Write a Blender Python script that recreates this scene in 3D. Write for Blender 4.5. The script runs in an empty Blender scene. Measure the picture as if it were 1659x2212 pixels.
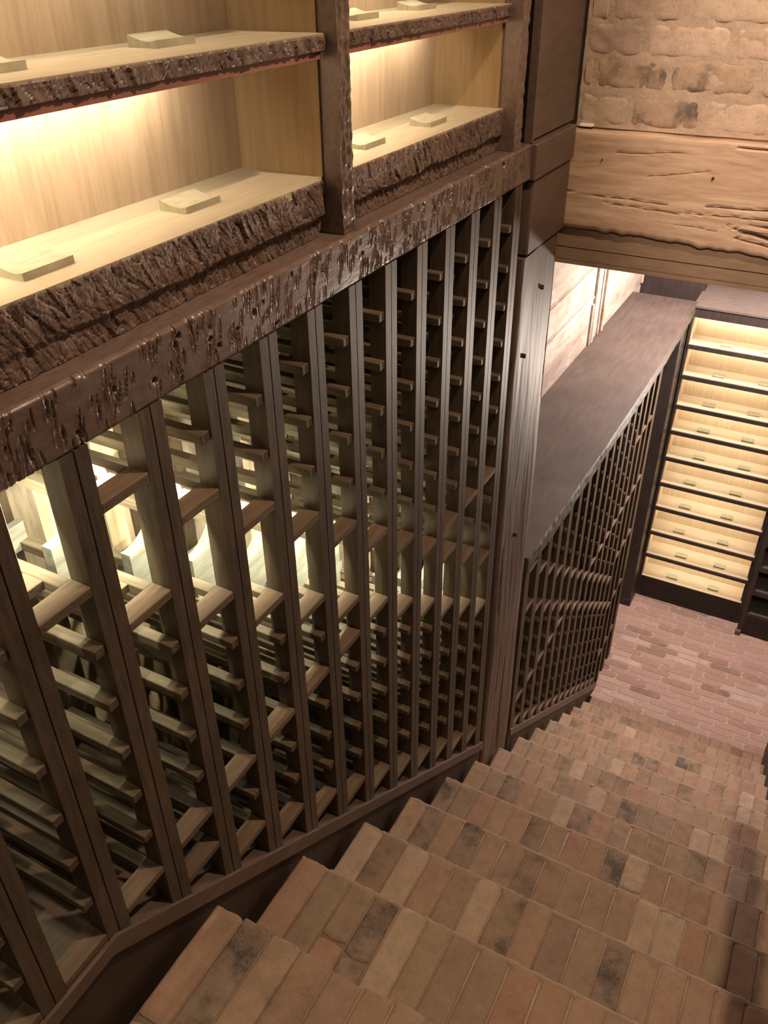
import bpy, math, random
import numpy as np
from mathutils import Matrix, Vector, noise

sc = bpy.context.scene
C = sc.collection
random.seed(7)

# ------------------------------------------------------------------ camera
R = [[0.879139632874229, 0.4764656949362618, -0.009692649723935937],
     [0.2585808582444685, -0.4940014393648975, -0.8301195803346427],
     [-0.4003116856392277, 0.7272846894128285, -0.5575011523632625]]
cam = bpy.data.cameras.new('camera')
cam.sensor_fit = 'HORIZONTAL'; cam.sensor_width = 36.0
cam.lens = 1830.99 / 1659 * 36.0
cam.clip_start = 0.02; cam.clip_end = 50
camo = bpy.data.objects.new('camera', cam); C.objects.link(camo)
m3 = Matrix((R[0], [-v for v in R[1]], [-v for v in R[2]])).transposed()
camo.matrix_world = Matrix.Translation((0.7, 0, 4.0)) @ m3.to_4x4()
sc.camera = camo

# ------------------------------------------------------------------ exposure, world
sc.view_settings.view_transform = 'Standard'
sc.view_settings.look = 'None'
sc.view_settings.exposure = 0.0
sc.view_settings.gamma = 1.0
sc.view_settings.use_curve_mapping = False
w = bpy.data.worlds.new('world'); sc.world = w; w.use_nodes = True
w.node_tree.nodes['Background'].inputs[0].default_value = (1.0, .82, .66, 1)
w.node_tree.nodes['Background'].inputs[1].default_value = 0.05

# ------------------------------------------------------------------ lights
def area(name, loc, direction, sx, sy, power, col, spread=180):
    l = bpy.data.lights.new(name, 'AREA'); l.shape = 'RECTANGLE'; l.size = sx; l.size_y = sy
    l.energy = power; l.color = col; l.spread = math.radians(spread)
    o = bpy.data.objects.new(name, l); C.objects.link(o); o.location = loc
    o.rotation_euler = Vector(direction).to_track_quat('-Z', 'Y').to_euler()
    return o
def spot(name, loc, direction, power, col, ang, blend=.6, rad=.04):
    l = bpy.data.lights.new(name, 'SPOT'); l.energy = power; l.color = col
    l.spot_size = math.radians(ang); l.spot_blend = blend; l.shadow_soft_size = rad
    o = bpy.data.objects.new(name, l); C.objects.link(o); o.location = loc
    o.rotation_euler = Vector(direction).to_track_quat('-Z', 'Y').to_euler()
    return o
WARM = (1.0, .74, .52); LEDC = (1.0, .88, .68); COOL = (.86, .86, 1.0)
area('stair_ceiling_light', (.98, 1.3, 5.35), (0, 0, -1), .07, .07, 40, WARM)
area('landing_ceiling_light', (.55, -.35, 5.35), (0, .35, -1), .5, .5, 5, WARM)
spot('brick_wall_fill', (.8, .15, 4.95), (-.02, 2.2, -1.25), 200, (1.0, .79, .66), 34, .6, .06)  # added fill that brightens the brick wall, not a fitting of the stairwell
area('shelf_front_fill', (1.0, .1, 4.75), (-1, .45, -.75), .25, .25, 2.2, WARM)  # soft unseen fill added from the right for shelf fronts and carved beam
area('cellar_ceiling_light', (.40, 4.55, 3.24), (.1, 0, -1), .3, .3, 80, (1.0, .79, .73))
spot('cellar_wall_spotlight', (.15, 4.9, 3.2), (-.5, -.35, -.75), 7, (.82, .84, 1.0), 110)
area('cabinet_glare_light', (.95, 4.86, 1.86), (-.45, -1, .55), .14, .20, 36, (1.0, .84, .72))
# LED tape: lit shelves of the upper unit, the upper rack and the far cabinet
for (ya, yb, zz, p) in [(-.3, .62, 3.880, 1.1), (.62, .98, 3.880, .22), (1.22, 1.45, 3.880, .28), (1.45, 1.80, 3.880, .12), (-.3, .6, 4.075, .55), (.6, 1.0, 4.075, .13), (1.25, 1.72, 4.075, .25)]:
    area('shelf_led_light', (-.135, (ya+yb)/2, zz), (-.55, 0, -1), .006, yb-ya, p*5.6, LEDC)
H0 = 2.789; HH = .09436
def tU(j): return .5335 + .1256*j
def tL(m): return 2.434 + .1261*m
def bdir(o, ysize_axis=True): pass
for j in range(-5, 12):
    z = H0 + HH*(8-j) - .010
    z = min(z, 3.505)
    area('rack_led_light', (-.052, tU(j)-.041, z), (-1, 0, -.35), .055, .006, 2.7 if j < 1 else 3.6 if j < 3 else (3.2 if j < 7 else 2.2), (.97, 1.0, .74))
for z in [2.138, 1.969, 1.769, 1.565, 1.383, 1.187, .99, .80, .595, .402]:
    area('cabinet_led_light', (.346, 5.205, z-.015), (0, .75, -.75), .66, .005, 1.55, (1.0, .88, .70))
for o in list(C.objects):   # shelf strips run along y
    if o.type == 'LIGHT' and o.name.startswith('shelf_led'):
        o.rotation_euler = Matrix((( math.cos(.95), 0, math.sin(.95)), (0, 1, 0), (-math.sin(.95), 0, math.cos(.95)))).to_euler()

# ------------------------------------------------------------------ materials
def newmat(name):
    m = bpy.data.materials.new(name); m.use_nodes = True
    nt = m.node_tree; b = nt.nodes['Principled BSDF']
    return m, nt, b
def N(nt, t, **kw):
    n = nt.nodes.new(t)
    for k, v in kw.items():
        if k.startswith('i_'): n.inputs[k[2:].replace('_', ' ')].default_value = v
        else: setattr(n, k, v)
    return n
def ramp(nt, stops):
    r = N(nt, 'ShaderNodeValToRGB'); e = r.color_ramp.elements
    while len(e) < len(stops): e.new(.5)
    for el, (p, c) in zip(e, stops): el.position = p; el.color = (*c, 1)
    return r
def wood(name, c1, c2, grain=(1, 1, 1), scale=30, rough=.5, bump=.15, spec=.4, coat=0, blotch=.25):
    """grain = stretch per axis: small number along the grain"""
    m, nt, b = newmat(name); L = nt.links
    tc = N(nt, 'ShaderNodeTexCoord'); mp = N(nt, 'ShaderNodeMapping'); mp.inputs['Scale'].default_value = grain
    L.new(tc.outputs['Object'], mp.inputs['Vector'])
    n1 = N(nt, 'ShaderNodeTexNoise', i_Scale=scale, i_Detail=6.0, i_Roughness=.6); L.new(mp.outputs[0], n1.inputs['Vector'])
    n2 = N(nt, 'ShaderNodeTexNoise', i_Scale=4.0, i_Detail=3.0); L.new(tc.outputs['Object'], n2.inputs['Vector'])
    r = ramp(nt, [(.3, c1), (.7, c2)]); L.new(n1.outputs[0], r.inputs[0])
    mx = N(nt, 'ShaderNodeMix', data_type='RGBA', blend_type='MULTIPLY'); mx.inputs[0].default_value = blotch
    r2 = ramp(nt, [(.35, (.45, .45, .45)), (.65, (1, 1, 1))]); L.new(n2.outputs[0], r2.inputs[0])
    L.new(r.outputs[0], mx.inputs[6]); L.new(r2.outputs[0], mx.inputs[7]); L.new(mx.outputs[2], b.inputs['Base Color'])
    bp = N(nt, 'ShaderNodeBump'); bp.inputs['Strength'].default_value = bump; bp.inputs['Distance'].default_value = .002
    L.new(n1.outputs[0], bp.inputs['Height']); L.new(bp.outputs[0], b.inputs['Normal'])
    b.inputs['Roughness'].default_value = rough; b.inputs['Specular IOR Level'].default_value = spec
    b.inputs['Coat Weight'].default_value = coat
    return m
M = {}
M['rack'] = wood('rack_wood', (.062, .041, .026), (.125, .088, .058), (3, 3, .4), 40, .5, .2, .35, blotch=.5)
M['rail'] = wood('rail_wood', (.085, .058, .036), (.165, .12, .078), (.4, 4, 4), 40, .55, .2, .3, blotch=.5)
M['cross'] = wood('cross_wood', (.13, .085, .055), (.20, .135, .088), (4, .4, 4), 40, .55, .2, .3, blotch=.5)
M['plate'] = wood('plate_wood', (.10, .088, .07), (.18, .16, .13), (4, .5, 3), 25, .6, .2, .3, blotch=.6)
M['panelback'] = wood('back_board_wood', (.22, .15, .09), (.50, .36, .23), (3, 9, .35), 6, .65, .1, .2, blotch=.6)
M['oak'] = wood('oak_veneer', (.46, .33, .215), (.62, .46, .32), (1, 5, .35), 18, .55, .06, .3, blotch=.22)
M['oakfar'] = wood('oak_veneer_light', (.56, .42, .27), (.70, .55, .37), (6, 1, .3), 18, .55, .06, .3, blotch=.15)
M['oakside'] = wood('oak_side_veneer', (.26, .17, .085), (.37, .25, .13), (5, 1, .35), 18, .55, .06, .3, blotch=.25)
M['shelf'] = wood('shelf_veneer', (.40, .34, .235), (.52, .45, .32), (4, .35, 1), 20, .45, .05, .4, blotch=.2)
M['shelffar'] = wood('shelf_veneer_far', (.44, .37, .26), (.52, .44, .32), (.35, 4, 1), 20, .45, .05, .4, blotch=.15)
M['block'] = wood('bottle_rest_wood', (.34, .31, .21), (.48, .44, .32), (4, 1, 1), 30, .6, .15, .25)
M['valance'] = wood('red_brown_strip', (.30, .12, .08), (.38, .165, .11), (4, .3, 4), 30, .45, .1, .4)
M['stain'] = wood('brown_stain', (.11, .073, .053), (.16, .108, .08), (4, .4, 2), 30, .45, .25, .5, blotch=.4)
M['carved'] = wood('carved_brown', (.125, .082, .064), (.20, .136, .11), (3, .8, 2), 45, .32, .45, .55, blotch=.5)
M['bark'] = wood('bark_brown', (.085, .052, .038), (.24, .16, .125), (1.2, .8, .55), 80, .45, .6, .45, blotch=.5)
M['post'] = wood('post_wood', (.115, .076, .055), (.185, .128, .096), (4, 4, .4), 26, .5, .5, .4, blotch=.4)
M['dark'] = wood('dark_cabinet', (.040, .031, .029), (.062, .049, .045), (2, 2, .6), 20, .45, .1, .4)
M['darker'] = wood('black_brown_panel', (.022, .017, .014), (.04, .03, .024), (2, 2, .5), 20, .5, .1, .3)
M['kick'] = wood('kick_wood', (.045, .028, .021), (.07, .045, .033), (2, 1, .6), 20, .5, .15, .35)
M['counter'] = wood('counter_wood', (.075, .056, .045), (.115, .088, .072), (3, .5, 3), 14, .60, .12, .45, blotch=.45)
M['lintel'] = wood('lintel_wood', (.25, .165, .105), (.33, .225, .15), (.4, 3, 3), 40, .45, .1, .35, blotch=.3)
M['greytop'] = wood('grey_top', (.13, .105, .09), (.17, .14, .12), (1, 2, 1), 20, .5, .05, .4)
M['greyin'] = wood('grey_interior', (.11, .10, .09), (.15, .135, .12), (1, 2, 1), 20, .5, .05, .4)

def oakbeam_mat():
    m, nt, b = newmat('old_oak_beam'); L = nt.links
    tc = N(nt, 'ShaderNodeTexCoord'); mp = N(nt, 'ShaderNodeMapping'); mp.inputs['Scale'].default_value = (1.6, 6, 12)
    L.new(tc.outputs['Object'], mp.inputs['Vector'])
    n0 = N(nt, 'ShaderNodeTexNoise', i_Scale=1.6, i_Detail=3.0, i_Distortion=.8); L.new(mp.outputs[0], n0.inputs['Vector'])
    n1 = N(nt, 'ShaderNodeTexNoise', i_Scale=9.0, i_Detail=8.0, i_Roughness=.62, i_Distortion=.4); L.new(mp.outputs[0], n1.inputs['Vector'])
    r = ramp(nt, [(.25, (.45, .29, .185)), (.5, (.58, .40, .27)), (.75, (.66, .48, .34))]); L.new(n1.outputs[0], r.inputs[0])
    r0 = ramp(nt, [(.35, (.72, .66, .6)), (.6, (1, 1, 1))]); L.new(n0.outputs[0], r0.inputs[0])
    mx = N(nt, 'ShaderNodeMix', data_type='RGBA', blend_type='MULTIPLY'); mx.inputs[0].default_value = .8
    L.new(r.outputs[0], mx.inputs[6]); L.new(r0.outputs[0], mx.inputs[7]); L.new(mx.outputs[2], b.inputs['Base Color'])
    bp = N(nt, 'ShaderNodeBump'); bp.inputs['Strength'].default_value = .22; bp.inputs['Distance'].default_value = .002
    L.new(n1.outputs[0], bp.inputs['Height']); L.new(bp.outputs[0], b.inputs['Normal'])
    b.inputs['Roughness'].default_value = .62
    return m
M['oakbeam'] = oakbeam_mat()
M['crack'] = wood('crack_dark', (.07, .035, .018), (.10, .05, .025), (1, 1, 1), 20, .9, .1, .1)

def brickmat(name, bump=.8, worn=.75, film=.55, filmc=(.36, .255, .18)):
    m, nt, b = newmat(name); L = nt.links
    at = N(nt, 'ShaderNodeAttribute', attribute_name='tint')
    tc = N(nt, 'ShaderNodeTexCoord')
    n1 = N(nt, 'ShaderNodeTexNoise', i_Scale=38.0, i_Detail=7.0, i_Roughness=.68); L.new(tc.outputs['Object'], n1.inputs['Vector'])
    n2 = N(nt, 'ShaderNodeTexNoise', i_Scale=11.0, i_Detail=5.0, i_Roughness=.6); L.new(tc.outputs['Object'], n2.inputs['Vector'])
    n3 = N(nt, 'ShaderNodeTexNoise', i_Scale=260.0, i_Detail=3.0, i_Roughness=.7); L.new(tc.outputs['Object'], n3.inputs['Vector'])
    r = ramp(nt, [(.25, (.66, .64, .62)), (.5, (1, 1, 1)), (.75, (1.22, 1.18, 1.14))]); L.new(n1.outputs[0], r.inputs[0])
    mx = N(nt, 'ShaderNodeMix', data_type='RGBA', blend_type='MULTIPLY'); mx.inputs[0].default_value = worn
    L.new(at.outputs['Color'], mx.inputs[6]); L.new(r.outputs[0], mx.inputs[7])
    # lime bloom / soot patches, amount carried by alpha
    rm = ramp(nt, [(.47, (0, 0, 0)), (.60, (1, 1, 1))]); L.new(n2.outputs[0], rm.inputs[0])
    ab = N(nt, 'ShaderNodeMath', operation='MULTIPLY'); L.new(rm.outputs[0], ab.inputs[0]); L.new(at.outputs['Alpha'], ab.inputs[1])
    r3 = ramp(nt, [(.35, (.052, .045, .036)), (.65, (.13, .10, .08))]); L.new(n3.outputs[0], r3.inputs[0])
    mx2 = N(nt, 'ShaderNodeMix', data_type='RGBA'); L.new(ab.outputs[0], mx2.inputs[0])
    L.new(mx.outputs[2], mx2.inputs[6]); L.new(r3.outputs[0], mx2.inputs[7])
    n4 = N(nt, 'ShaderNodeTexNoise', i_Scale=17.0, i_Detail=9.0, i_Roughness=.72); L.new(tc.outputs['Object'], n4.inputs['Vector'])
    rf = ramp(nt, [(.42, (0, 0, 0)), (.66, (film, film, film))]); L.new(n4.outputs[0], rf.inputs[0])
    mx3 = N(nt, 'ShaderNodeMix', data_type='RGBA'); L.new(rf.outputs[0], mx3.inputs[0]); L.new(mx2.outputs[2], mx3.inputs[6]); mx3.inputs[7].default_value = (*filmc, 1)
    rg = ramp(nt, [(.30, (.62, .60, .58)), (.48, (1, 1, 1)), (.68, (1, 1, 1)), (.80, (1.5, 1.45, 1.4))]); L.new(n3.outputs[0], rg.inputs[0])
    mx4 = N(nt, 'ShaderNodeMix', data_type='RGBA', blend_type='MULTIPLY'); mx4.inputs[0].default_value = .6
    L.new(mx3.outputs[2], mx4.inputs[6]); L.new(rg.outputs[0], mx4.inputs[7]); L.new(mx4.outputs[2], b.inputs['Base Color'])
    ad = N(nt, 'ShaderNodeMath', operation='ADD'); L.new(n1.outputs[0], ad.inputs[0])
    ml = N(nt, 'ShaderNodeMath', operation='MULTIPLY'); ml.inputs[1].default_value = .25; L.new(n3.outputs[0], ml.inputs[0]); L.new(ml.outputs[0], ad.inputs[1])
    bp = N(nt, 'ShaderNodeBump'); bp.inputs['Strength'].default_value = bump; bp.inputs['Distance'].default_value = .002
    L.new(ad.outputs[0], bp.inputs['Height']); L.new(bp.outputs[0], b.inputs['Normal'])
    b.inputs['Roughness'].default_value = .78; b.inputs['Specular IOR Level'].default_value = .25
    return m
M['brick'] = brickmat('old_brick')
M['brickwall'] = brickmat('old_wall_brick', 1.0, .7, .35, (.50, .37, .265))
M['brickfloor'] = brickmat('old_floor_brick', .5, .5, .6, (.44, .32, .27))
def flat(name, c, c2, sc_=60, bump=.5, rough=.9):
    m, nt, b = newmat(name); L = nt.links
    tc = N(nt, 'ShaderNodeTexCoord'); n1 = N(nt, 'ShaderNodeTexNoise', i_Scale=sc_, i_Detail=6.0, i_Roughness=.7)
    L.new(tc.outputs['Object'], n1.inputs['Vector']); r = ramp(nt, [(.3, c), (.7, c2)]); L.new(n1.outputs[0], r.inputs[0])
    L.new(r.outputs[0], b.inputs['Base Color']); b.inputs['Roughness'].default_value = rough
    bp = N(nt, 'ShaderNodeBump'); bp.inputs['Strength'].default_value = bump; bp.inputs['Distance'].default_value = .002
    L.new(n1.outputs[0], bp.inputs['Height']); L.new(bp.outputs[0], b.inputs['Normal'])
    return m
M['mortar'] = flat('lime_mortar', (.27, .19, .132), (.35, .25, .178), 90)
M['mortar_floor'] = flat('pale_mortar', (.44, .33, .275), (.52, .40, .34), 60)
M['mortar_wall'] = flat('wall_mortar', (.41, .30, .21), (.52, .385, .28), 120, 1.0)
M['plaster'] = flat('plaster', (.45, .36, .28), (.52, .42, .33), 8, .1)
M['white'] = flat('white_chip', (.8, .78, .72), (.85, .83, .78), 8, .1)
def limed():
    m, nt, b = newmat('limed_panelling'); L = nt.links
    tc = N(nt, 'ShaderNodeTexCoord'); mp = N(nt, 'ShaderNodeMapping'); mp.inputs['Scale'].default_value = (2, 1.2, 4)
    L.new(tc.outputs['Object'], mp.inputs['Vector'])
    n1 = N(nt, 'ShaderNodeTexNoise', i_Scale=5.0, i_Detail=8.0, i_Roughness=.65, i_Distortion=.5); L.new(mp.outputs[0], n1.inputs['Vector'])
    r = ramp(nt, [(.28, (.36, .27, .18)), (.45, (.50, .42, .33)), (.62, (.60, .55, .48))]); L.new(n1.outputs[0], r.inputs[0])
    L.new(r.outputs[0], b.inputs['Base Color']); b.inputs['Roughness'].default_value = .6
    bp = N(nt, 'ShaderNodeBump'); bp.inputs['Strength'].default_value = .2; bp.inputs['Distance'].default_value = .002
    L.new(n1.outputs[0], bp.inputs['Height']); L.new(bp.outputs[0], b.inputs['Normal'])
    return m
M['limed'] = limed()
def metalm(name, c, rough=.35):
    m, nt, b = newmat(name); b.inputs['Base Color'].default_value = (*c, 1); b.inputs['Metallic'].default_value = 1; b.inputs['Roughness'].default_value = rough
    return m
M['iron'] = metalm('dark_iron', (.05, .045, .04), .5)
def emis(name, c, s):
    m, nt, b = newmat(name); b.inputs['Emission Color'].default_value = (*c, 1); b.inputs['Emission Strength'].default_value = s
    b.inputs['Base Color'].default_value = (*c, 1)
    return m
M['led'] = emis('led_tape', (1, .93, .72), 3.0)

# ------------------------------------------------------------------ mesh helpers
class MB:
    def __init__(s): s.v = []; s.f = []; s.c = []; s.mi = []
    def add(s, vs, fs, col=(1, 1, 1, 0), mi=0):
        o = len(s.v); s.v += vs; s.f += [tuple(i+o for i in f) for f in fs]; s.c += [col]*len(vs); s.mi += [mi]*len(fs)
    def box(s, x0, x1, y0, y1, z0, z1, mi=0, col=(1, 1, 1, 0), bev=0.0):
        x0, x1 = min(x0, x1), max(x0, x1); y0, y1 = min(y0, y1), max(y0, y1); z0, z1 = min(z0, z1), max(z0, z1)
        if bev <= 0:
            v = [(x, y, z) for x in (x0, x1) for y in (y0, y1) for z in (z0, z1)]
            f = [(0, 1, 3, 2), (4, 6, 7, 5), (0, 4, 5, 1), (2, 3, 7, 6), (0, 2, 6, 4), (1, 5, 7, 3)]
            s.add(v, f, col, mi); return
        # chamfered box
        b = min(bev, (x1-x0)*.45, (y1-y0)*.45, (z1-z0)*.45)
        v = []; idx = {}
        for a, X in enumerate((x0, x1)):
            for e, Y in enumerate((y0, y1)):
                for g, Z in enumerate((z0, z1)):
                    sx = 1 if a == 0 else -1; sy = 1 if e == 0 else -1; sz = 1 if g == 0 else -1
                    for ax in range(3):
                        idx[(a, e, g, ax)] = len(v)
                        v.append((X+(0 if ax == 0 else sx*b), Y+(0 if ax == 1 else sy*b), Z+(0 if ax == 2 else sz*b)))
        f = []
        def q(*k): f.append(tuple(idx[i] for i in k))
        for a in (0, 1):
            q((a, 0, 0, 0), (a, 1, 0, 0), (a, 1, 1, 0), (a, 0, 1, 0)); q((0, a, 0, 1), (1, a, 0, 1), (1, a, 1, 1), (0, a, 1, 1)); q((0, 0, a, 2), (1, 0, a, 2), (1, 1, a, 2), (0, 1, a, 2))
            for e in (0, 1):
                q((a, e, 0, 0), (a, e, 1, 0), (a, e, 1, 1), (a, e, 0, 1))
                q((a, 0, e, 0), (a, 1, e, 0), (a, 1, e, 2), (a, 0, e, 2))
                q((0, a, e, 1), (1, a, e, 1), (1, a, e, 2), (0, a, e, 2))
                for g in (0, 1): q((a, e, g, 0), (a, e, g, 1), (a, e, g, 2))
        s.add(v, f, col, mi)
    def prism(s, poly, ax, a0, a1, mi=0, col=(1, 1, 1, 0)):
        """poly: list of 2D points; ax 'x': points are (y,z); 'y': (x,z); 'z': (x,y)"""
        n = len(poly)
        mk = {'x': lambda p, a: (a, p[0], p[1]), 'y': lambda p, a: (p[0], a, p[1]), 'z': lambda p, a: (p[0], p[1], a)}[ax]
        v = [mk(p, a0) for p in poly] + [mk(p, a1) for p in poly]
        f = [tuple(range(n)), tuple(range(2*n-1, n-1, -1))] + [(i, (i+1) % n, (i+1) % n+n, i+n) for i in range(n)]
        s.add(v, f, col, mi)
    def build(s, name, mats, parent=None, smooth=False, **props):
        me = bpy.data.meshes.new(name); me.from_pydata(s.v, [], s.f)
        if not isinstance(mats, (list, tuple)): mats = [mats]
        for m in mats: me.materials.append(m)
        me.polygons.foreach_set('material_index', s.mi)
        if any(c != (1, 1, 1, 0) for c in s.c[:1] + s.c[-1:]):
            a = me.color_attributes.new('tint', 'FLOAT_COLOR', 'POINT'); a.data.foreach_set('color', np.array(s.c, dtype=np.float32).ravel())
        import bmesh
        bm = bmesh.new(); bm.from_mesh(me); bmesh.ops.recalc_face_normals(bm, faces=bm.faces); bm.to_mesh(me); bm.free()
        if smooth: me.polygons.foreach_set('use_smooth', [True]*len(me.polygons))
        me.update()
        o = bpy.data.objects.new(name, me); C.objects.link(o)
        if parent:
            o.parent = parent; o.matrix_parent_inverse = Matrix.Translation(-parent.location)
        for k, v in props.items(): o[k] = v
        return o
def thing(name, label, cat, loc=(0, 0, 0), group=None):
    o = bpy.data.objects.new(name, None); C.objects.link(o); o.location = loc; o.empty_display_size = .05
    o['label'] = label; o['category'] = cat
    if group: o['group'] = group
    return o
def tag(o, label, cat, group=None):
    o['label'] = label; o['category'] = cat
    if group: o['group'] = group
    return o
def struct(mb, name, m, smooth=False): return mb.build(name, m, kind='structure', smooth=smooth)
def nz(x, y, z=0): return noise.noise((x, y, z))

def relief(mb, y0, y1, z0, z1, xf, xb, ry, rz, h, zj=None, mi=0):
    """board lying along y whose front (+x) face is carved by h(y,z)"""
    ny = max(2, int((y1-y0)/ry)); nzz = max(2, int((z1-z0)/rz))
    ys = np.linspace(y0, y1, ny+1); zs = np.linspace(z0, z1, nzz+1)
    hh = h(ys, zs)
    v = []; f = []
    for i, y in enumerate(ys):
        ta, tb = (zj(y) if zj else (0, 0))
        for k, z in enumerate(zs):
            t = k/nzz
            v.append((xf + hh[i, k], y, z + ta*(1-t)**4 + tb*t**4))
    n = nzz+1
    for i in range(ny):
        for k in range(nzz): f.append((i*n+k, (i+1)*n+k, (i+1)*n+k+1, i*n+k+1))
    # back ring
    o = len(v)
    for i, y in enumerate(ys):
        v.append((xb, y, v[i*n][2])); v.append((xb, y, v[i*n+nzz][2]))
    for i in range(ny):
        f.append((i*n, o+2*i, o+2*i+2, (i+1)*n)); f.append((i*n+nzz, (i+1)*n+nzz, o+2*i+3, o+2*i+1)); f.append((o+2*i, o+2*i+1, o+2*i+3, o+2*i+2))
    f.append(tuple([k for k in range(n)] + [o+1, o])); e = ny*n
    f.append(tuple([e+k for k in range(n)][::-1] + [o+2*ny, o+2*ny+1]))
    mb.add(v, f, mi=mi)

def brick(mb, org, U, V, W, a, b, d, col, ng=14, nw=6, rnd=.3, edge=.003, rough=.0016, mi=0):
    """rounded old brick: a along U, b along V, d thick along W (top face outward W); org = centre of the top face"""
    v = []; f = []
    U = Vector(U); V = Vector(V); W = Vector(W); org = Vector(org)
    def uu(n): return [math.sin(math.pi/2*(-1+2*i/n)*.96)/math.sin(math.pi/2*.96) for i in range(n+1)]
    us = uu(ng); vs = uu(nw); sd = random.random()*50
    for i, u in enumerate(us):
        for k, q in enumerate(vs):
            pu = u*math.sqrt(1-rnd*q*q*abs(u)/2)*a/2; pv = q*math.sqrt(1-rnd*.5*u*u*abs(q)/2)*b/2
            e = edge*(max(0, (abs(u)-.86)/.14)**2 + max(0, (abs(q)-.72)/.28)**2)
            p = org + U*pu + V*pv
            j = Vector((nz(p.x*38, p.y*38, sd), nz(p.x*38, p.z*38, sd+9), nz(p.y*40, p.z*40+p.x*30, sd+17)))
            bd = max(abs(u), abs(q))**6
            p = p + U*(j.x*.0035*bd) + V*(j.y*.0030*bd) + W*(j.z*rough - e)
            v.append(tuple(p))
    n = nw+1
    for i in range(ng):
        for k in range(nw): f.append((i*n+k, (i+1)*n+k, (i+1)*n+k+1, i*n+k+1))
    ring = [i*n for i in range(ng+1)] + [ng*n+k for k in range(1, nw+1)] + [i*n+nw for i in range(ng-1, -1, -1)] + [k for k in range(nw-1, 0, -1)]
    o = len(v); low = -W*d
    for r in ring:
        p = Vector(v[r]); c = org + U*((p-org).dot(U)*1.01) + V*((p-org).dot(V)*1.02)
        v.append(tuple(c + W*((p-org).dot(W)*.3) + low))
    m = len(ring)
    for i in range(m): f.append((ring[i], ring[(i+1) % m], o+(i+1) % m, o+i))
    mb.add(v, f, col, mi)

def brickcol(kind='stair'):
    r = random.random()
    if kind == 'stair':
        base = random.choice([(.335, .220, .148), (.35, .235, .162), (.315, .210, .142), (.30, .210, .140), (.335, .210, .140), (.32, .220, .150)])
        al = 0.0
        if r < .03: base = (.44, .33, .23)
        elif r < .06: base = (.25, .18, .125); al = .8
        elif r < .20: base = (.26, .18, .12); al = .5
        elif r < .24: base = (.34, .21, .14)
        elif r < .38: base = (.29, .21, .14); al = .15
        else: al = random.choice([0, 0, .1, .3])
    elif kind == 'floor':
        base = random.choice([(.47, .325, .265), (.45, .31, .25), (.49, .345, .285), (.42, .29, .235)]); al = 0
        if r < .08: base = (.55, .43, .37)
        elif r < .16: base = (.30, .20, .165); al = .3
        elif r < .3: base = (.36, .235, .18)
    else:
        base = random.choice([(.49, .35, .26), (.52, .38, .285), (.46, .33, .25), (.54, .40, .295)]); al = 0
    j = random.uniform(.92, 1.08)
    return (base[0]*j, base[1]*j*random.uniform(.97, 1.03), base[2]*j*random.uniform(.95, 1.05), al)

# ================================================================== STRUCTURE
ZF = .03
RUN = .256; RISE = .1955; Z0 = 2.58; Y0 = .614
def base_top(y):
    return 2.77 if y < .42 else max(ZF+.02, 2.77-.7475*(y-.42))

# cellar floor: running-bond bricks laid across the room
mb = MB()
mb.box(-.5, 2.6, 3.95, 6.2, -.1, ZF-.004, mi=1, col=(.9, .9, .9, 0))
row = 0; y = 3.950
while y < 5.7:
    x = -.45 - (row % 2)*.1 - random.uniform(0, .04)
    while x < 1.9:
        L_ = random.choice([.19, .2, .2, .205])
        if not (x > 1.3 and y > 5.1):
            brick(mb, (x+L_/2, y+.027, ZF), (1, 0, 0), (0, 1, 0), (0, 0, 1), L_-.007, .050, .02, brickcol('floor'), 10, 4, .42, .002, .0006)
        x += L_
    y += .056; row += 1
struct(mb, 'floor', [M['brickfloor'], M['mortar_floor']], smooth=False)

# brick staircase: landing + 13 treads of bricks on edge
stair = thing('brick_staircase', 'straight flight of worn brown brick steps with bricks set on edge', 'stairs', (.5, Y0, 0))
MARKS = [(0, 0.096, (0.24, 0.175, 0.125, 1)), (1, 0.215, (0.24, 0.175, 0.125, 1)), (3, 0.080, (0.24, 0.175, 0.125, 1)), (5, 0.160, (0.24, 0.175, 0.125, 1)), (6, 0.508, (0.24, 0.175, 0.125, 1)), (4, 0.585, (0.24, 0.175, 0.125, 1)), (9, 0.450, (0.24, 0.175, 0.125, 1)), (9, 0.511, (0.24, 0.175, 0.125, 1)), (12, 0.252, (0.24, 0.175, 0.125, 1)), (4, 0.025, (0.24, 0.175, 0.125, 1)), (3, 0.233, (0.24, 0.175, 0.125, 1)), (10, 0.653, (0.24, 0.175, 0.125, 1)), (2, 0.662, (0.24, 0.175, 0.125, 1)), (2, 0.335, (.43, .32, .225, .1)), (2, 0.019, (.43, .32, .225, .1)), (3, 0.698, (.43, .32, .225, .1)), (6, 0.841, (.43, .32, .225, .1)), (7, 0.276, (.43, .32, .225, .1)), (8, 0.394, (.43, .32, .225, .1)), (6, 0.400, (.43, .32, .225, .1)), (2, 0.168, (.43, .32, .225, .1)), (4, 0.652, (.43, .32, .225, .1)), (11, 0.368, (.43, .32, .225, .1)), (1, 0.043, (.335, .205, .135, .2)), (1, 0.509, (.335, .205, .135, .2)), (5, 0.244, (.335, .205, .135, .2)), (0, 0.020, (.335, .205, .135, .2))]   # sooty, limed and redder bricks
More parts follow.
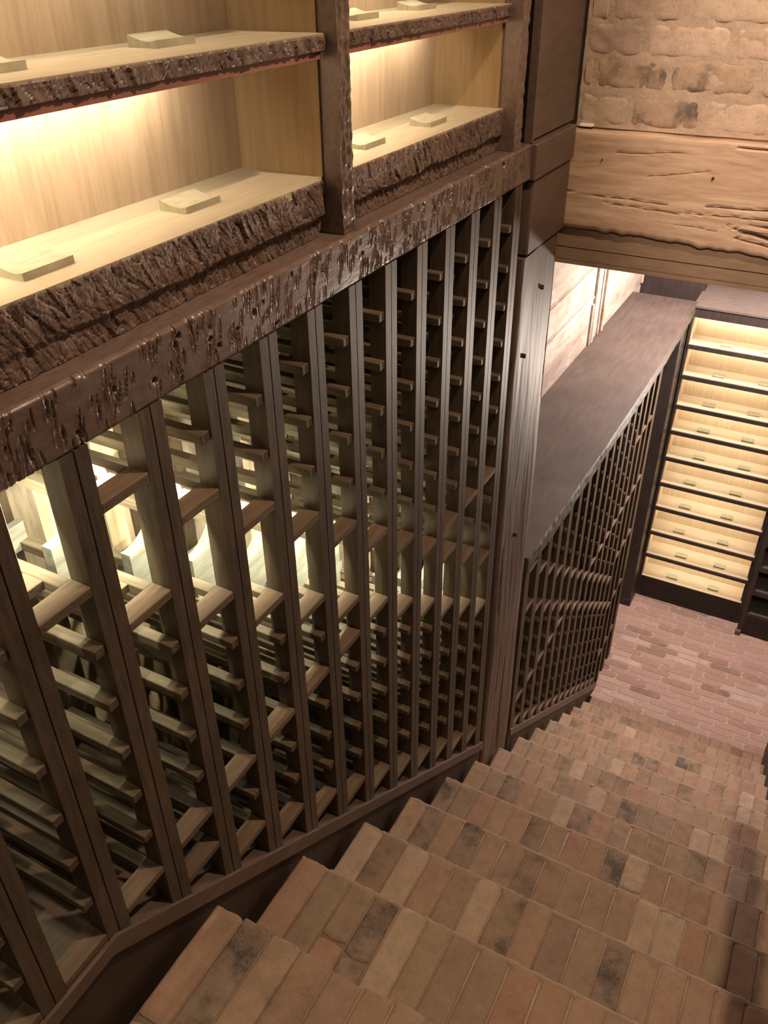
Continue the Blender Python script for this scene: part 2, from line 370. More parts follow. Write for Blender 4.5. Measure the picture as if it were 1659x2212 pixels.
def tread(k, yn, z, depth, last=False):
    mb = MB(); x = .012
    random.seed(100+k)
    zb = z-.22
    mb.box(.014, 1.034, yn-depth+.004, yn-.006, zb, z-.0040, mi=1, col=(.9, .9, .9, 0))
    while x < 1.03:
        wd = min(random.choice([.056, .06, .062, .058, .064]), 1.034-x)
        if wd < .03: break
        ln = depth + .003
        jl = random.uniform(-.0055, .004)
        parts = [(yn-ln, yn+jl)]
        if k > 0 and random.random() < .12: c = yn - ln*random.uniform(.4, .6); parts = [(yn-ln, c-.004), (c+.004, yn+jl)]
        if k == 0:
            parts = [(yn-.21, yn+jl), (yn-.43, yn-.22)]
        for (ya, yb) in parts:
            cc = brickcol('stair')
            for (kk, xx, c_) in MARKS:
                if kk == k and x <= xx < x+wd: cc = c_
            brick(mb, (x+wd/2, (ya+yb)/2, z+random.uniform(-.0008, .0008)), (0, 1, 0), (1, 0, 0), (0, 0, 1), yb-ya, wd-.003, .05, cc, 22, 7, .10, .0018, .0018)
        x += wd
    # crumbly mortar lip along the front edge
    n = 130; vv = []; ff = []
    for i in range(n+1):
        xx = .014+1.02*i/n; d1 = .0015*nz(xx*60, k*3, 1)+.0012*nz(xx*160, k*3, 5)
        vv += [(xx, yn-.008, z-.003), (xx, yn-.002+d1, z-.0008+d1*.5), (xx, yn+.0035+d1*1.6, z-.004+d1), (xx, yn+.002+d1, z-.02)]
    for i in range(n):
        for q in range(3): ff.append((4*i+q, 4*i+4+q, 4*i+5+q, 4*i+1+q))
    if k > 0: mb.add(vv, ff, (.9, .9, .9, 0), 1)
    nm = 'landing' if k == 0 else 'step'
    return mb.build(nm, [M['brick'], M['mortar']], stair, smooth=False)
tread(0, Y0, Z0, .9)
for k in range(1, 14):
    tread(k, Y0+RUN*k, Z0-RISE*k, RUN)
for o in stair.children:
    for p in o.data.polygons: p.use_smooth = True

# walls
mb = MB(); mb.box(-.55, -.40, -1.2, 6.2, 0, 5.4); struct(mb, 'wall_left', M['plaster'])
mb = MB(); mb.box(-.55, 2.6, 5.62, 5.75, 0, 3.4); struct(mb, 'wall_back', M['dark'])
mb = MB(); mb.box(-.55, 1.2, -1.35, -1.2, 2.2, 5.4); struct(mb, 'wall_rear', M['plaster'])
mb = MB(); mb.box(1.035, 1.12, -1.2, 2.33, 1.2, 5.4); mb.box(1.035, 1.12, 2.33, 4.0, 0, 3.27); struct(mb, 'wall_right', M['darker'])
mb = MB(); mb.box(2.6, 2.7, 3.9, 5.7, 0, 3.3); mb.box(1.12, 2.7, 3.9, 3.99, 0, 3.3); struct(mb, 'wall_right_cellar', M['plaster'])
mb = MB(); mb.box(-.55, 1.3, -1.35, 2.6, 5.4, 5.5); struct(mb, 'ceiling', M['plaster'])
mb = MB(); mb.box(-.55, 2.7, 2.36, 5.75, 3.27, 3.34); struct(mb, 'ceiling_cellar', M['plaster'])

# brick wall over the oak beam
random.seed(11)
mb = MB(); mb.box(-.0, 1.2, 2.335, 2.55, 3.345, 5.4, mi=1, col=(.9, .9, .9, 0))
zc = [3.645, 3.726, 3.800, 3.874, 3.955, 4.035, 4.115, 4.195, 4.275, 4.355]
joints = [[.002, .131, .307, .52, .73, .94, 1.15], [.002, .033, .215, .42, .63, .83, 1.03, 1.15], [.002, .147, .345, .56, .76, .96, 1.15],
          [.002, .055, .235, .46, .66, .87, 1.07, 1.15]]
dk = {(0, 1): .9, (1, 1): .8, (1, 2): .8}
for r, zz in enumerate(zc):
    J = joints[r] if r < 4 else [q + .09*(r % 2) for q in joints[2]]
    for i in range(len(J)-1):
        a, b_ = J[i], min(J[i+1], 1.19)
        if b_-a < .02: continue
        c = brickcol('wall'); c = (c[0], c[1], c[2], dk.get((r, i), .15 if random.random() < .3 else 0))
        if (r, i) in dk: c = (.42, .29, .20, dk[(r, i)])
        brick(mb, ((a+b_)/2, 2.328, zz), (1, 0, 0), (0, 0, 1), (0, -1, 0), b_-a-.012, .065, .03, c, 24, 10, .18, .0030, .0022)
# lumpy lime pointing, nearly flush with the bricks
pv = []; pf = []; nx_, nz_ = 150, 130
for i in range(nx_+1):
    for k in range(nz_+1):
        x = .0+1.2*i/nx_; z = 3.602+1.0*k/nz_
        pv.append((x, 2.3296+.0035*nz(x*30, z*30, 4)+.002*nz(x*90, z*90, 8), z))
for i in range(nx_):
    for k in range(nz_): pf.append((i*(nz_+1)+k, (i+1)*(nz_+1)+k, (i+1)*(nz_+1)+k+1, i*(nz_+1)+k+1))
mb.add(pv, pf, (.9, .9, .9, 0), 1)
o = struct(mb, 'wall_front', [M['brickwall'], M['mortar_wall']], smooth=True)

# ================================================================== UPPER RACK (stands beside the stairs)
UW = .043
def upright(mb, y, zt, zb, bottom_slope=True):
    g = .0012; h = UW/2
    for a, b_ in ((y, y+h-g), (y+h+g, y+UW)):
        za, zb2 = (zb(a), zb(b_)) if callable(zb) else (zb, zb)
        poly = [(a, za), (b_, zb2), (b_, zt), (a, zt)]
        mb.prism(poly, 'x', -.034, 0)
    mb.box(-.032, -.0025, y+h-g*1.5, y+h+g*1.5, max(zb(y), zb(y+UW)) if callable(zb) else zb, zt)
def rear_upright(mb, y, zt, zb):
    z_ = zb(y+UW)-.0 if callable(zb) else zb
    mb.box(-.33, -.30, y, y+UW, zb(y) if callable(zb) else zb, zt)

def build_rack(root, js, t, zref, gapk, hor, zt, kmin, zb, botz, rails_every=None):
    rails = []; crosses = []
    for j in js:
        y1 = t(j); y0 = t(j-1)+UW
        mb = MB(); upright(mb, y1, zt, zb); mb.build('upright', M['rack'], root)
        mb = MB(); rear_upright(mb, y1, zt, zb); mb.build('rear_upright', M['rack'], root)
        k = kmin(j)
        if j == js[0] and t is tL: continue
        while zref + HH*k < zt - .015:
            z = zref + HH*k
            isg = (k == gapk(j)); isA = k == gapk(j)+1; isB = k == gapk(j)-1
            iscross = (isA or isB or hor(j, k)) and zref + HH*k > botz(j)+.01
            if not isg:
                if z > zb(y0)+.02 and (rails_every is None or rails_every(j, k)):
                    xs = -.034 if iscross else -.003
                    for side, (a, b_) in (('r', (y1-.0185, y1)), ('l', (y0, y0+.0165))):
                        z0 = zb(y0 if side == 'l' else y1)
                        rails.append((xs if side == 'r' else -.04, a, b_, z, side))
            if iscross: crosses.append((0.0, -.034, y0, y1, z))
            if isB: crosses.append((-.062, -.096, y0+.0165, y1-.0185, z))
            k += 1
        bz = botz(j)
        if bz > zb(y0): crosses.append((0.0, -.034, y0, y1, bz))
    cx, cz = .7, 4.0
    key = lambda r: (r[4] != 'r', (r[1]**2 + (cz-r[3])**2))
    rails.sort(key=lambda r: (r[1]**2 + (cz-r[3])**2 + (0 if r[4] == 'r' else 1.2)) if r[1] > .45 else 50)
    def one(mb, r):
        mb.box(r[0], -.30, r[1], r[2], r[3]-.016, r[3], bev=.0012)
    for r in rails[:100]:
        mb = MB(); one(mb, r); mb.build('bottle_rail', M['rail'], root)
    if len(rails) > 100:
        mb = MB()
        for r in rails[100:]: one(mb, r)
        o = mb.build('bottle_rails', M['rail'], root); o['kind'] = 'stuff'
    crosses.sort(key=lambda r: r[2]**2 + (cz-r[4])**2 if r[3] > .35 else 50)
    for r in crosses[:100]:
        mb = MB(); mb.box(r[0], r[1], r[2], r[3], r[4]-.0145, r[4]+.0004, bev=.0012)
        if r[0] == 0.0 and r[2] < 2:    # nail heads
            for yy in (r[2]+.006, r[3]-.006): mb.box(.0004, -.001, yy-.0008, yy+.0008, r[4]-.0085, r[4]-.0069, mi=1)
        mb.build('cross_piece', [M['cross'], M['crack']], root)
    return rails

rackU = thing('stair_wine_rack', 'tall dark wooden wine rack beside the stairs, lit from inside, under the carved beam', 'wine rack', (-.15, .9, 2.2))
js = range(-4, 12)
build_rack(rackU, js, tU, H0, lambda j: 7-j, lambda j, k: k == 0 and (j <= 5 or j >= 9), 3.532,
           lambda j: 0 if j <= 0 else -j, lambda y: base_top(y)-.001, lambda j: H0+HH*min(0, -j))
# first upright at the far left
mb = MB(); upright(mb, tU(-5), 3.532, lambda y: 2.77); mb.build('upright', M['rack'], rackU)
# scooped display plates in the lit gap, one for each column
for j in js:
    y1 = tU(j)-.0135; y0 = tU(j-1)+UW+.0135; z = H0+HH*(6-j)
    if z > 3.44: continue
    n = 12; w_ = y1-y0+.02
    poly = [(y0-.01, z-.012), (y1+.01, z-.012)]
    for i in range(n+1):
        u = 1-i/n; poly.append((y0-.01+w_*u, z+min(.078+.042*u-.014*math.sin(math.pi*u), 3.51-z)))
    mb = MB(); mb.prism(poly, 'x', -.140, -.122); mb.build('scooped_plate', M['plate'], rackU)
    mb = MB(); mb.box(-.275, -.288, y0-.01, y1+.01, z-.014, z+.03); mb.build('rear_stop', M['plate'], rackU)
# LED tape housing following the descent
for j in js:
    z = H0+HH*(8-j)-.018
    if z < 3.52:
        mb = MB(); mb.box(-.050, -.0345, tU(j-1)+UW+.014, tU(j)-.014, z+.004, z+.014); mb.build('led_tape', M['led'], rackU)
# back boards: vertical planks
def planks(root, y0, y1, z0f, z1, mat, x=-.336, seed=3):
    random.seed(seed); y = y0; mb = MB()
    while y < y1:
        wd = random.uniform(.05, .085)
        mb.box(x-.012, x+random.uniform(0, .002), y+.0008, min(y+wd, y1), z0f(y+wd), z1, bev=.001)
        y += wd
    return mb.build('back_boards', mat, root)
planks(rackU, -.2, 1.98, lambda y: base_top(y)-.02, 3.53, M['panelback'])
# base rail: level on the landing, then following the steps
mb = MB()
poly = [(-.2, 2.77), (.42, 2.77), (1.985, base_top(1.985)), (1.985, base_top(1.985)-.034), (.405, 2.741), (-.2, 2.741)]
mb.prism(poly, 'x', -.33, .006); mb.build('base_rail', M['stain'], rackU)
mb = MB()
poly = [(-.2, 2.745), (.40, 2.745), (1.985, base_top(1.985)-.03), (1.985, base_top(1.985)-.6), (-.2, 2.2)]
mb.prism(poly, 'x', -.33, -.006); mb.build('kick_board', M['kick'], rackU)
# end filler
mb = MB(); mb.box(-.33, -.03, tU(11)+UW, 1.994, base_top(1.985), 3.53); mb.box(-.05, -.012, 1.972, 1.98, base_top(1.985), 3.53); mb.build('end_panel', M['darker'], rackU)

# ================================================================== LOWER RACK (below the counter)
rackL = thing('cellar_wine_rack', 'long dark unlit wine rack under the counter, running down the lower steps', 'wine rack', (-.15, 3.2, 0))
def bt(y): return max(ZF, base_top(y)-.012) if y < 4.04 else ZF
HL = H0-14*HH
build_rack(rackL, range(-1, 13), tL, HL, lambda m: 6-m, lambda m, k: k == 0 and (m <= 4 or m >= 8), 2.145,
           lambda m: int(math.ceil(-1.5-m)), lambda y: bt(y)-.001, lambda m: HL+HH*(-1.5-m))
# tall open columns at the end: widely spaced boards, no rails
for i, yy in enumerate((tL(13), tL(14), tL(15))):
    mb = MB(); upright(mb, yy, 2.145, lambda y: ZF); mb.build('upright', M['rack'], rackL)
    for k in (4, 0, -4, -8, -12):
        mb = MB(); z = HL+HH*k; y0 = (tL(12)+UW) if i == 0 else (tL(13) if i == 1 else tL(14))+UW
        mb.box(0, -.3, y0, yy, z-.0145, z, bev=.0012); mb.build('divider_board', M['cross'], rackL)
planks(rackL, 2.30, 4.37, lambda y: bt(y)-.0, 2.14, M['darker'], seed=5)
mb = MB()
poly = [(2.305, base_top(2.305)-.012), (4.06, ZF+.02), (4.06, ZF), (4.02, ZF), (2.305, base_top(2.305)-.046)]
mb.prism(poly, 'x', -.33, .006); mb.build('base_rail', M['stain'], rackL)
mb = MB(); poly = [(2.305, base_top(2.305)-.045), (4.02, ZF), (3.9, 0), (2.305, .6)]
mb.prism(poly, 'x', -.33, -.006); mb.build('kick_board', M['kick'], rackL)
mb = MB(); mb.box(-.33, 0, 4.37, 4.39, ZF, 2.145); mb.build('end_panel', M['dark'], rackL)

# dark corner pilaster under the far end of the counter
mb = MB(); mb.box(-.16, -.015, 4.93, 5.085, ZF, 2.145, bev=.004); mb.box(-.165, -.01, 4.925, 5.09, ZF, ZF+.06, bev=.003)
mb.box(-.0155, -.011, 5.03, 5.045, ZF+.06, 2.14)
tag(mb.build('corner_pilaster', M['dark']), 'dark narrow pilaster standing on the brick floor at the far end of the counter', 'pilaster')

# ================================================================== COUNTER over the lower rack
mb = MB()
def hC(ys, zs):
    a = np.zeros((len(ys), len(zs)))
    for i, y in enumerate(ys):
        for k, z in enumerate(zs):
            a[i, k] = .004*nz(y*6, z*10, 3) + .003*nz(y*30, z*50, 5) - .004*abs((k/(len(zs)-1))*2-1)**4 + .016*math.sin(max(0, min(1, (y-2.4)/2.7))*math.pi)
    return a
relief(mb, 2.305, 5.16, 2.145, 2.215, .006, -.385, .012, .009, hC)
tag(mb.build('counter_slab', M['counter'], smooth=False), 'long dark brown wooden counter with a rough front edge below the pale panelled wall', 'counter')

# pale panelled wall above the counter
mb = MB(); mb.box(-.40, -.385, 2.3, 5.36, 2.0, 3.3)
def mould(a, b, c, d, t=.012): mb.box(-.385, -.385+t, a, b, c, d, bev=.003)
for ys_ in (4.25, 4.44, 5.33, 3.2):
    mould(ys_, ys_+.03, 2.215, 3.25, .014)
for (ya, yb) in ((2.4, 3.17), (3.26, 4.22), (4.50, 5.30)):
    for zz in (2.475, 2.635, 2.95): mould(ya, yb, zz, zz+.014); mould(ya, yb, zz+.02, zz+.024, .006)
mould(4.22, 4.24, 2.215, 2.44); mould(4.29, 4.31, 2.215, 3.25, .008); mould(4.385, 4.40, 2.215, 3.25, .008)
struct(mb, 'trim_1', M['limed'])
mb = MB(); mb.box(-.40, 0.0, 5.37, 5.45, 2.0, 3.27); struct(mb, 'wall_corner', M['dark'])

# ================================================================== CARVED BEAM
random.seed(21)
G = []
for _ in range(470):
    yc = .30+1.7*random.random()**.8; zc_ = random.uniform(3.53, 3.615)
    l = random.uniform(.007, .021); wd = random.uniform(.0014, .0030); an = random.gauss(-.14, .10); dp = random.uniform(.0012, .0032)
    G.append((yc, zc_, l, wd, an, dp))
for _ in range(26):
    G.append((random.uniform(.4, 2.0), random.uniform(3.54, 3.605), random.uniform(.004, .007), random.uniform(.003, .006), random.uniform(-.4, .4), random.uniform(.005, .009)))
def hB(ys, zs):
    a = np.zeros((len(ys), len(zs)))
    Y, Z = np.meshgrid(ys, zs, indexing='ij')
    for i, y in enumerate(ys):
        for k in range(0, len(zs)):
            a[i, k] = .0022*nz(y*9, zs[k]*14, 1)
    for (yc, zc_, l, wd, an, dp) in G:
        i0, i1 = np.searchsorted(ys, [yc-l-wd, yc+l+wd])
        if i1 <= i0: continue
        dy = Y[i0:i1]-yc; dz = Z[i0:i1]-zc_
        u = dy*math.cos(an)+dz*math.sin(an); v = -dy*math.sin(an)+dz*math.cos(an)
        q = 1-(u/wd)**2-(v/l)**2
        s_ = np.clip(q, 0, 1)
        a[i0:i1] = np.minimum(a[i0:i1]+0, a[i0:i1]-dp*np.sqrt(s_)) + .0009*np.clip(1-((u+wd*1.5)/wd)**2-(v/l)**2, 0, 1)
    T = (Z-Z.min())/(Z.max()-Z.min())
    a -= .006*np.clip((T-.93)/.07, 0, 1)**2 + .003*np.clip((.05-T)/.05, 0, 1)
    return a
bm_ = MB()
relief(bm_, -.3, .44, 3.532, 3.613, 0, -.33, .01, .008, hB)
relief(bm_, .44, 1.3, 3.532, 3.613, 0, -.33, .0015, .0018, hB)
relief(bm_, 1.3, 2.0, 3.532, 3.613, 0, -.33, .0022, .0022, hB)
tag(bm_.build('carved_beam', M['carved'], smooth=False), 'brown hand-hewn beam with chisel gouges over the stair wine rack', 'beam')

# ================================================================== UPPER DISPLAY SHELF UNIT
unit = thing('display_shelf_unit', 'oak-lined wall shelf unit with lit bays and bark-edged dark shelves above the carved beam', 'shelf unit', (-.12, .9, 3.613))
def barkh(seed, amp, under=True):
    def h(ys, zs):
        a = np.zeros((len(ys), len(zs)))
        z0, z1 = zs[0], zs[-1]
        for i, y in enumerate(ys):
            for k, z in enumerate(zs):
                t = (z-z0)/(z1-z0)
                q = y*.8+z*1.1
                r = 1-abs(nz(q*42+nz(y*20, z*20, 9)*.7, (z-y*.5)*14, seed))*2.6
                r2 = 1-abs(nz(q*120, (z-y*.7)*45, seed+4))*2.4
                cp = Vector(((y+z*.45)*92, (z-y*.25)*30, seed))
                dd, pp = noise.voronoi(cp)
                fc = nz(pp[0].x*3.1, pp[0].y*3.7, seed)*1.6 + (cp.x-pp[0].x)*nz(pp[0].y*5, pp[0].x*2, 1)*2.2 + (cp.y-pp[0].y)*nz(pp[0].x*4, 3, pp[0].y)*1.4
                v = amp*(.22*r + .20*r2 + .8*fc + .30*nz(y*9, z*18, seed+8) + .30*nz(y*260, z*150, seed+2) - .5*max(0, .12-(dd[1]-dd[0]))/.12)
                if under: v -= .010*max(0, min(1, (.40+.07*nz(y*14, 0, seed)-t)/.10))*min(1, max(0, (y-.55)/.35)*.6+.4)
                v -= amp*.9*(max(0, t-.93)/.07)**2
                a[i, k] = v
        return a
    return h
def zj(seed, a): return lambda y: (0, a*.5*nz(y*22, seed, 2)+a*.8*nz(y*90, seed, 5)-a*.2)
ZS = [3.70, 3.895, 4.09, 4.285]
bays = [(-.35, 1.165), (1.207, 1.89)]
for bi, (ya, yb) in enumerate(bays):
    for si, z in enumerate(ZS):
        yb_ = yb
        mb = MB(); mb.box(-.196, -.0345 if si == 0 else -.030, ya, (1.150 if bi == 0 and si == 0 else yb_), z-.012, z)
        if bi == 0 and si == 0: mb.box(-.196, -.0445, 1.150, yb_, z-.012, z)
        mb.build('shelf', M['shelf'], unit)
        if si == 0:
            mb = MB()
            ye = 1.150 if bi == 0 else yb
            relief(mb, max(ya, .40), ye, 3.614, z-.001, -.033, -.06, .0018, .0018, barkh(3+bi, .0024), zj(1+bi, .0010))
            if bi == 0: relief(mb, ya, .40, 3.614, z-.001, -.033, -.06, .01, .01, barkh(3, .003), zj(1, .002))
            mb.build('bark_edge', M['bark'], unit, label='dark bark-textured front slab')
            mb = MB(); mb.box(-.196, -.06, ya, yb, 3.614, z-.012); mb.build('plinth', M['stain'], unit)
        else:
            mb = MB(); vis = si == 1
            relief(mb, max(ya, .45), yb-.004, z-.021, z-.001, -.027, -.042, .0028 if vis else .02, .0022 if vis else .01, barkh(9+bi, .0022, False), zj(4+bi, .0008))
            if bi == 0: relief(mb, ya, .45, z-.021, z-.001, -.027, -.042, .02, .01, barkh(9, .002, False))
            mb.build('bark_edge', M['bark'], unit, label='dark bark-textured front slab')
            mb = MB(); mb.box(-.046, -.031, ya, yb-.01, z-.032, z-.0215); mb.build('valance', M['valance'], unit, label='red-brown strip hiding the light')
            mb = MB(); mb.box(-.150, -.140, ya, (.98 if bi == 0 else 1.80), z-.0145, z-.0122); mb.build('led_tape', M['led'], unit)
for (ya, yb) in bays:
    mb = MB(); mb.box(-.21, -.196, ya, yb, 3.614, 4.30); mb.build('back_panel', M['oak'], unit)
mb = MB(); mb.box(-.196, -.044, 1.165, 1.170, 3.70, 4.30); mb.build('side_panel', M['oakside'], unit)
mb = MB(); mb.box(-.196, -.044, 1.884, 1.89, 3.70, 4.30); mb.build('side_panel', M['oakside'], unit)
def hd(ys, zs):
    a = np.zeros((len(ys), len(zs)))
    for i, y in enumerate(ys):
        for k, z in enumerate(zs): a[i, k] = .0022*(1-abs(nz(y*60, z*30, 6))*2)+.0018*nz(y*120, z*90, 2)
    return a
mb = MB(); relief(mb, 1.171, 1.206, 3.614, 4.30, -.013, -.21, .003, .004, hd); mb.build('divider', M['carved'], unit)
mb = MB(); relief(mb, 1.891, 1.935, 3.614, 4.30, -.006, -.21, .003, .004, hd); mb.build('end_stile', M['carved'], unit)
mb = MB(); mb.box(-.21, -.04, 1.935, 1.998, 3.614, 4.30); mb.build('filler_panel', M['darker'], unit)

# bottle rests: small scooped wooden blocks
def rest_mesh(mb, x0, y0, z0, ly=.074, lx=.046, along='y'):
    n = 8; prof = []
    for i in range(n+1):
        u = i/n
        prof.append((x0+lx*u, z0+.0065+.0075*(1-u)**2.2*1.0+.0025*max(0, u-.75)/.25))
    poly = [(x0+lx, z0), (x0, z0)] + prof
    if along == 'y': mb.prism(poly, 'y', y0, y0+ly)
    else:
        # bottle axis along x: profile runs in depth (y), high at the back
        poly2 = [(2*0 + (y0+lx-(p[0]-x0)), p[1]) for p in poly]
        mb.prism([(p[0], p[1]) for p in poly2], 'x', x0, x0+ly)
urests = [(-.118, .603, 3.70, 'scooped wooden bottle rest on the left end of the lower shelf, nearest the bark slab'),
          (-.137, .898, 3.70, 'scooped bottle rest on the lower shelf, in the right half of the left bay'),
          (-.137, .612, 3.895, 'scooped bottle rest cut by the left edge on the upper shelf'),
          (-.152, .902, 3.895, 'scooped wooden bottle rest near the middle of the upper shelf in the left bay'),
          (-.130, 1.372, 3.70, 'pale bottle rest on the lower right-bay shelf, half hidden by the rough divider'),
          (-.122, 1.616, 3.70, 'pale bottle rest on the lower right-bay shelf, away from the divider'),
          (-.142, 1.375, 3.895, 'bottle rest on the upper right-bay shelf, half hidden by the rough divider'),
          (-.155, 1.626, 3.895, 'bottle rest on the upper right-bay shelf by the end stile')]
for (x, y, z, lab) in urests:
    mb = MB(); rest_mesh(mb, x, y, z); tag(mb.build('bottle_rest', M['block']), lab, 'bottle rest', 'bottle rests on the upper shelf unit')

# ================================================================== POST, OAK BEAM, LINTEL
def hp(ys, zs):
    a = np.zeros((len(ys), len(zs)))
    y0, y1 = ys[0], ys[-1]
    for i, y in enumerate(ys):
        e = min(y-y0, y1-y)
        for k, z in enumerate(zs):
            a[i, k] = .006*nz(y*7, z*2.2, 4) + .0016*nz(y*45, z*5, 7) - .010*max(0, 1-(y1-y)/.05)**1.5 - .006*max(0, 1-(y-y0)/.012)**2 - .004*(nz(y*30, z*1.1, 12) > .42)
    return a
post = thing('timber_post', 'rough glossy brown timber post standing on the steps between the two wine racks', 'post', (-.1, 2.15, 1.2))
mb = MB()
relief(mb, 2.0, 2.294, 1.25, 3.345, .002, -.18, .006, .02, hp); mb.build('shaft', M['post'], post)
mb = MB()
for (yy, zz) in ((2.06, 3.06), (2.13, 2.42), (2.16, 3.22)): mb.prism([(yy, zz), (yy+.003, zz+.003), (yy+.0035, zz+.010), (yy+.001, zz+.013), (yy-.001, zz+.006)], 'x', -.004, .0088)
mb.build('knot_hole', M['crack'], post)
mb = MB(); mb.box(-.18, .006, 2.012, 2.294, 3.35, 3.528, bev=.004); mb.build('head_board', M['stain'], post)
mb = MB(); mb.box(-.18, .012, 2.002, 2.294, 3.53, 3.612, bev=.003); mb.build('head_block', M['stain'], post)
mb = MB(); mb.box(-.18, -.006, 2.012, 2.325, 3.614, 5.38, bev=.004); mb.box(-.02, -.001, 1.999, 2.012, 3.614, 5.38); mb.build('upper_board', M['stain'], post)

# old oak beam across the opening
def oakbeam():
    mb = MB(); nx, nzz = 260, 44; x0, x1, z0, z1 = -.012, 1.3, 3.352, 3.598
    V = []; F = []
    cracks = [(0.0, .27, 3.446, 3.439, .0018, .006), (.10, .33, 3.428, 3.418, .0016, .006), (.30, .62, 3.424, 3.431, .0022, .008), (.36, .9, 3.445, 3.47, .0022, .008),
              (.42, .75, 3.405, 3.352, .003, .012), (.45, .8, 3.395, 3.345, .003, .012), (.47, .9, 3.415, 3.37, .003, .012), (.12, .3, 3.552, 3.565, .0012, .004), (.40, .6, 3.587, 3.58, .003, .01), (.2, .36, 3.50, 3.53, .0012, .003),
              (.44, .7, 3.38, 3.34, .003, .010), (.25, .4, 3.395, 3.39, .001, .003)]
    for i in range(nx+1):
        x = x0+(x1-x0)*(i/nx)
        zb = z0 - .012*max(0, min(1, (x-.15)/.35)) + .006*nz(x*12, 3, 1) + .004*nz(x*40, 8, 1)
        zt = z1 + .004*nz(x*8, 5, 1)
        for k in range(nzz+1):
            t = k/nzz; z = zb+(zt-zb)*t
            h = .003*nz(x*4, z*14, 2)+.0008*nz(x*14, z*70, 6)
            for (xa, xb, za, zb_, wd, dp) in cracks:
                if xa < x < xb:
                    s = (x-xa)/(xb-xa); zc_ = za+(zb_-za)*s+.003*nz(x*25, za*50, 3)
                    w_ = wd*math.sin(math.pi*min(1, max(0, s)))**.4
                    h -= dp*.35*max(0, 1-((z-zc_)/(w_+.0016))**2)
            h -= .006*max(0, 1-t/.05)**2 + .004*max(0, 1-(1-t)/.04)**2
            V.append((x, 2.30-h, z))
    n = nzz+1
    for i in range(nx):
        for k in range(nzz): F.append((i*n+k, (i+1)*n+k, (i+1)*n+k+1, i*n+k+1))
    o = len(V)
    for i in range(nx+1): V.append((V[i*n][0], 2.50, V[i*n][2])); V.append((V[i*n][0], 2.50, V[i*n+nzz][2]))
    for i in range(nx):
        F.append((i*n, o+2*i, o+2*i+2, (i+1)*n)); F.append((i*n+nzz, (i+1)*n+nzz, o+2*i+3, o+2*i+1)); F.append((o+2*i, o+2*i+1, o+2*i+3, o+2*i+2))
    F.append(tuple(list(range(n))+[o+1, o])); e = nx*n; F.append(tuple([e+k for k in range(n)][::-1]+[o+2*nx, o+2*nx+1]))
    mb.add(V, F)
    return mb, cracks
ob = thing('oak_beam', 'pale weathered oak beam with long cracks under the brick wall', 'beam', (.6, 2.4, 3.35))
mb, cracks = oakbeam(); mb.build('timber', M['oakbeam'], ob)
mb = MB()
for (xa, xb, za, zb_, wd, dp) in cracks:    # dark inside of the cracks
    n = 40; top = []; bot = []
    for i in range(n+1):
        s = i/n; x = xa+(xb-xa)*s; zc_ = za+(zb_-za)*s+.003*nz(x*25, za*50, 3); w_ = wd*.42*math.sin(math.pi*s)**.6*(.6+.8*abs(nz(x*30, za*90)))+.0001
        top.append((x, zc_+w_)); bot.append((x, zc_-w_))
    for i in range(n): mb.prism([bot[i], bot[i+1], top[i+1], top[i]], 'y', 2.300, 2.31)
for (x, z, r) in ((.366, 3.513, .0035), (.087, 3.532, .0016)):
    mb.prism([(x+r*math.cos(a*math.pi/5), z+r*math.sin(a*math.pi/5)) for a in range(10)], 'y', 2.2955, 2.31)
mb.build('crack_and_knot', M['crack'], ob)
mb = MB(); mb.box(.012, .046, 2.316, 2.335, 3.603, 3.609, bev=.001); tag(mb.build('plaster_shim', M['white']), 'small white shim in the gap between the oak beam and the bricks', 'shim')

mb = MB(); mb.box(-.02, 1.3, 2.316, 2.42, 3.296, 3.35); mb.box(-.02, 1.3, 2.319, 2.42, 3.293, 3.296, mi=1)
mb.box(-.02, 1.3, 2.317, 2.42, 3.262, 3.293); mb.box(-.02, 1.3, 2.320, 2.42, 3.2605, 3.262, mi=1); mb.box(-.02, 1.3, 2.316, 2.42, 3.249, 3.2605)
tag(mb.build('lintel_boards', [M['lintel'], M['crack']]), 'smooth brown lintel boards lying under the weathered oak beam', 'lintel')

# ================================================================== FAR DISPLAY CABINET
FZ = [1.969, 1.769, 1.565, 1.383, 1.187, .99, .80, .595, .402, .204]
cab = thing('lit_display_cabinet', 'dark-framed floor cabinet with ten brightly lit oak shelves at the end of the cellar', 'cabinet', (.346, 5.2, ZF))
mb = MB(); mb.box(-.010, .004, 5.10, 5.30, ZF, 2.20); mb.build('side_panel', M['dark'], cab)
mb = MB(); mb.box(.688, .704, 5.10, 5.30, ZF, 2.20); mb.build('side_panel', M['dark'], cab)
mb = MB(); mb.box(.004, .688, 5.275, 5.30, ZF, 2.20); mb.build('back_panel', M['oakfar'], cab)
mb = MB(); mb.box(.004, .688, 5.10, 5.12, 2.141, 2.20); mb.build('top_fascia', M['dark'], cab)
mb = MB(); mb.box(.004, .688, 5.10, 5.12, ZF, .202); mb.box(.0, .69, 5.095, 5.11, ZF, ZF+.02); mb.build('kick_board', M['darker'], cab)
mb = MB(); mb.box(-.012, 1.9, 5.095, 5.61, 2.20, 2.212); mb.build('top_board', M['greytop'], cab)
for z in FZ:
    mb = MB(); mb.box(.004, .688, 5.104, 5.275, z-.012, z); mb.build('shelf', M['shelffar'], cab)
    if z > .3:
        mb = MB(); mb.box(.004, .688, 5.092, 5.104, z-.025, z+.001); mb.build('shelf_edge', M['dark'], cab, label='dark bark-like shelf edge')
for xx in (.0042, .6785):
    mb = MB(); mb.box(xx, xx+.002, 5.125, 5.275, .204, 2.14); mb.build('side_lining', M['oakfar'], cab)
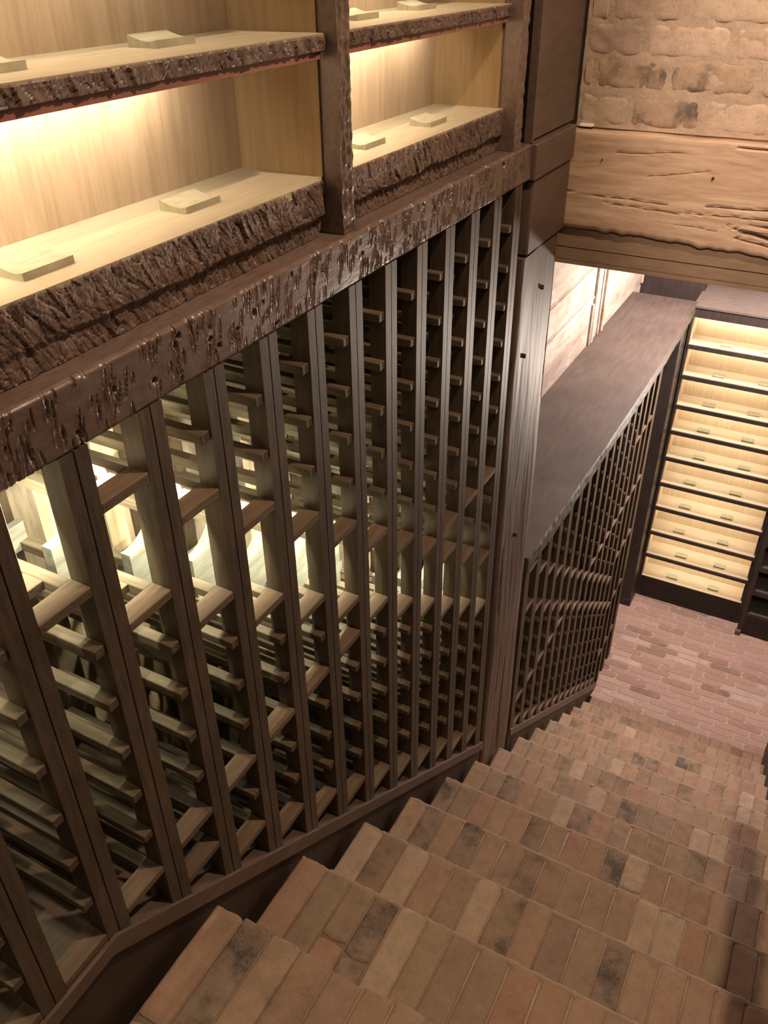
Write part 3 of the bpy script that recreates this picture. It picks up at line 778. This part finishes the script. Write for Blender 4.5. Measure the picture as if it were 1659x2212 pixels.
RX = [(.179, .416), (.171, .440), (.152, .419), (.155, .426), (.166, .446), (.145, .435), (.148, .42), (.145, .436), (.195, .453), (.166, .451)]
ordn = ['topmost', 'second from top', 'third from top', 'fourth from top', 'fifth from top', 'fifth from bottom', 'fourth from bottom', 'third from bottom', 'second from bottom', 'bottom']
for z, (xa, xb), od in zip(FZ, RX, ordn):
    for x, s in ((xa, 'left'), (xb, 'right')):
        mb = MB(); rest_mesh(mb, x, 5.152, z, .073, .040, 'x')
        tag(mb.build('bottle_rest', M['block']), '%s wooden bottle rest on the %s lit shelf of the far cabinet' % (s, od), 'bottle rest', 'bottle rests in the lit cabinet')

# unlit cabinet at the right edge
cb2 = thing('unlit_cabinet', 'dark unlit cabinet with grey inside, right of the lit cabinet', 'cabinet', (1.0, 5.15, ZF))
mb = MB(); mb.box(.706, .738, 5.0, 5.30, ZF, 2.19); mb.build('side_panel', M['dark'], cb2)
mb = MB(); mb.box(1.36, 1.39, 5.0, 5.30, ZF, 2.19); mb.build('side_panel', M['dark'], cb2)
mb = MB(); mb.box(.738, 1.36, 5.28, 5.30, ZF, 2.19); mb.build('back_panel', M['greyin'], cb2)
mb = MB(); mb.box(.738, 1.36, 5.0, 5.02, ZF, .19); mb.build('kick_board', M['darker'], cb2)
mb = MB(); mb.box(.738, 1.36, 5.0, 5.28, 2.13, 2.19); mb.build('top_board', M['dark'], cb2)
for z in (.21, .405, .60, .80, .995, 1.19, 1.385, 1.58, 1.775, 1.97):
    mb = MB(); mb.box(.738, 1.36, 5.012, 5.28, z-.012, z); mb.build('shelf', M['greyin'], cb2)
    mb = MB(); mb.box(.738, 1.36, 5.002, 5.012, z-.035, z-.002); mb.build('shelf_edge', M['dark'], cb2)
mb = MB(); mb.box(.700, .735, 4.97, 4.998, ZF, ZF+.035, bev=.002); tag(mb.build('floor_block', M['cross']), 'small brown block on the floor at the foot between the two cabinets', 'block')

# handrail on the right wall (throws the long shadow on the steps)
hr = thing('handrail', 'dark wooden handrail following the stairs along the right wall', 'handrail', (1.0, 2.0, 1.5))
mb = MB()
def zr(y): return Z0-.7637*(y-Y0)+.80
poly = [(.2, Z0+.80+.0), (Y0, zr(Y0)), (3.25, zr(3.25)), (3.25, zr(3.25)+.06), (Y0, zr(Y0)+.06), (.2, Z0+.86)]
mb.prism(poly, 'x', .905, .972); mb.build('rail', M['dark'], hr)
for yy in (.7, 1.6, 2.5, 3.1):
    mb = MB(); mb.box(.93, 1.035, yy-.01, yy+.01, zr(yy)-.03, zr(yy)-.015); mb.box(.93, .95, yy-.01, yy+.01, zr(yy)-.03, zr(yy)+.005); mb.build('bracket', M['iron'], hr)
